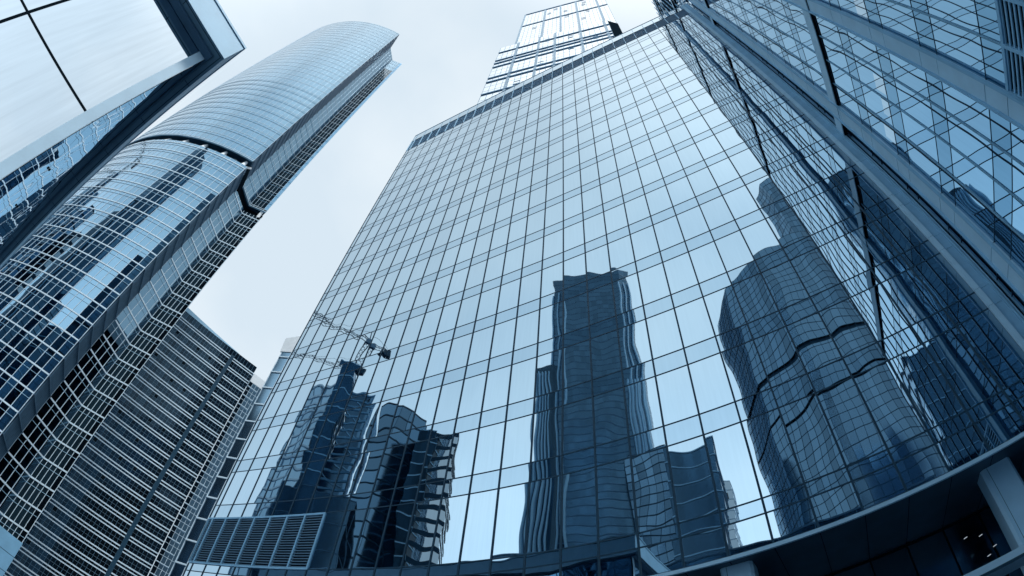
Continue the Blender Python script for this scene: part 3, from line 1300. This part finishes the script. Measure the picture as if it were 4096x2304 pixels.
far_tower('dark_block', 'low black block mirrored at the foot of the crane tower', 'block',
          [V(-123.8, 150), V(-131.5, 143), V(-132.5, 165), V(-124.2, 170)], 66, M['glass_far_dark'], M['panel_dark'], lw=0.3, grid=True, module=9, fh=8)


def crane(x, y, z, rot, jib, scale, label):
    c, s = math.cos(rot), math.sin(rot)
    root = thing('tower_crane', label, 'crane', (x, y, z), 'cranes on the unfinished tower')

    def P(u, v, w_):
        return (x + c * u - s * v, y + s * u + c * v, z + w_)
    b = MB()
    q = 0.9 * scale
    hgt = 16 * scale
    for (u, v) in ((-q, -q), (q, -q), (q, q), (-q, q)):
        b.tube(P(u, v, 0), P(u, v, hgt), 0.16 * scale, 6)
    for i in range(8):
        z0, z1 = hgt * i / 8, hgt * (i + 1) / 8
        for (u, v, u2, v2) in ((-q, -q, q, -q), (q, -q, q, q), (q, q, -q, q), (-q, q, -q, -q)):
            b.tube(P(u, v, z0), P(u2, v2, z1), 0.09 * scale, 5)
    b.build('mast', M['line_dark'], root)
    b = MB()
    j = jib
    for (v, w_) in ((-0.8, 0), (0.8, 0), (0, 1.6)):
        b.tube(P(-9 * scale, v * scale, hgt + w_ * scale), P(j, v * scale, hgt + w_ * scale), 0.14 * scale, 6)
    n = int((j + 9 * scale) / (2.2 * scale))
    for i in range(n):
        u0 = -9 * scale + 2.2 * scale * i
        u1 = u0 + 2.2 * scale
        b.tube(P(u0, -0.8 * scale, hgt), P(u1, 0, hgt + 1.6 * scale), 0.08 * scale, 5)
        b.tube(P(u0, 0.8 * scale, hgt), P(u1, 0, hgt + 1.6 * scale), 0.08 * scale, 5)
    b.build('jib', M['line_dark'], root)
    b = MB()
    for u in (-9, -6.6):
        a = [P((u - 1.1) * scale, -1.2 * scale, hgt - 2.6 * scale), P((u + 1.1) * scale, -1.2 * scale, hgt - 2.6 * scale),
             P((u + 1.1) * scale, 1.2 * scale, hgt - 2.6 * scale), P((u - 1.1) * scale, 1.2 * scale, hgt - 2.6 * scale)]
        b.hexa(a, [(p[0], p[1], p[2] + 3.2 * scale) for p in a])
    b.build('counterweight', M['line_dark'], root)
    b = MB()
    b.tube(P(0, 0, hgt), P(0, 0, hgt + 6 * scale), 0.25 * scale, 6)
    b.tube(P(0, 0, hgt + 6 * scale), P(j * 0.6, 0, hgt + 1.6 * scale), 0.07 * scale, 5)
    b.tube(P(0, 0, hgt + 6 * scale), P(-8 * scale, 0, hgt + 1.6 * scale), 0.07 * scale, 5)
    b.build('tie_bar', M['line_dark'], root)
    b = MB()
    a = [P(-1.3 * scale, -2.3 * scale, hgt - 2.4 * scale), P(1.0 * scale, -2.3 * scale, hgt - 2.4 * scale),
         P(1.0 * scale, -0.9 * scale, hgt - 2.4 * scale), P(-1.3 * scale, -0.9 * scale, hgt - 2.4 * scale)]
    b.hexa(a, [(p[0], p[1], p[2] + 2.2 * scale) for p in a])
    b.build('cab', M['panel_dark'], root)
    return root


p = V(-126.8, 200)
d_ = V(-117.0, 200)
crane(p[0], p[1], 150, math.atan2(d_[1] - p[1], d_[0] - p[0]), 42, 1.2, 'upper crane with its heavy counterweight, mirrored above the unfinished tower')
p = V(-125.6, 205)
d_ = V(-118.0, 215)
crane(p[0], p[1], 141, math.atan2(d_[1] - p[1], d_[0] - p[0]), 34, 0.85, 'lower crane reaching left from the unfinished tower top')

# bowed twin-break tower mirrored at the right
tw = thing('bowed_tower', 'bowed blue tower with two dark breaks mirrored at the right of the block', 'skyscraper', (20, -130, G))
cx_, cy_ = V(171.7, 196)
corners = arc(cx_, cy_, 41, 170, 20, 21)[::-1]      # the faceted side that faces the mirror
plan = [corners[0]]
for i in range(len(corners) - 1):
    plan += split(corners[i], corners[i + 1], 2.6)[1:]
# travel must keep the outside to the right: test and flip
_t = unit(plan[10], plan[11])
_n = (_t[1], -_t[0])
if _n[0] * (0 - plan[10][0]) + _n[1] * (VY - plan[10][1]) < 0:
    plan = plan[::-1]
TH = 178
zlev = []
z = G
while z < TH:
    zlev.append(z)
    z += 3.9
brk = (120, 98)
for i in range(len(zlev) - 1):
    b = MB()
    zt = zlev[i + 1]
    if any(z0 - 2 < zlev[i] < z0 + 2 for z0 in brk):
        zt = zlev[i] + (1.5 if zlev[i] > 110 else 2.8)
        panes(b, [(cx_ + (p[0] - cx_) * 0.98, cy_ + (p[1] - cy_) * 0.98) for p in plan], zt, zlev[i + 1])
        b.build('break_wall', M['line_dark'], tw)
        b = MB()
    panes(b, plan, zlev[i], zt)
    b.build('window_band', M['glass_far'], tw)
    b = MB()
    b.sweep(plan, zlev[i] - 0.10, zlev[i] + 0.12, 0.02, 0.08)
    b.build('floor_line', M['line_dark'], tw)
b = MB()
for i, p in enumerate(plan):
    t = unit(plan[max(0, i - 1)], plan[min(len(plan) - 1, i + 1)])
    b.post(p, t, 0.13, 0.02, 0.07, G, TH)
b.build('mullion_grid', M['line_dark'], tw)
b = MB()
panes(b, [plan[-1], plan[0]], G, TH)
b.build('back_wall', M['panel_dark'], tw)
b = MB()
b.poly(plan, TH)
b.build('roof', M['line_dark'], tw)
# sloping railed crown on top
far_tower('faceted_tower', 'slim dark faceted tower mirrored high beside the bowed tower', 'tower',
          [(V(167.0, 225)[0] + 13 * math.cos(R(a)), V(167.0, 225)[1] + 13 * math.sin(R(a))) for a in range(0, 360, 60)], 306, M['glass_far'], M['panel_dark'], fh=6, lw=0.4, lo=0.1, module=2.8)

# low dark terrace block that closes the bottom of the reflections
far_tower('terrace_block', 'long low block mirrored along the foot of the glass wall', 'block',
          [V(-142.5, 92), V(-176, 78), V(168, 80), V(168, 95), V(-176, 95), V(-142.5, 108)], 30, M['glass_far_dark'], M['panel_dark'], fh=4, module=6)
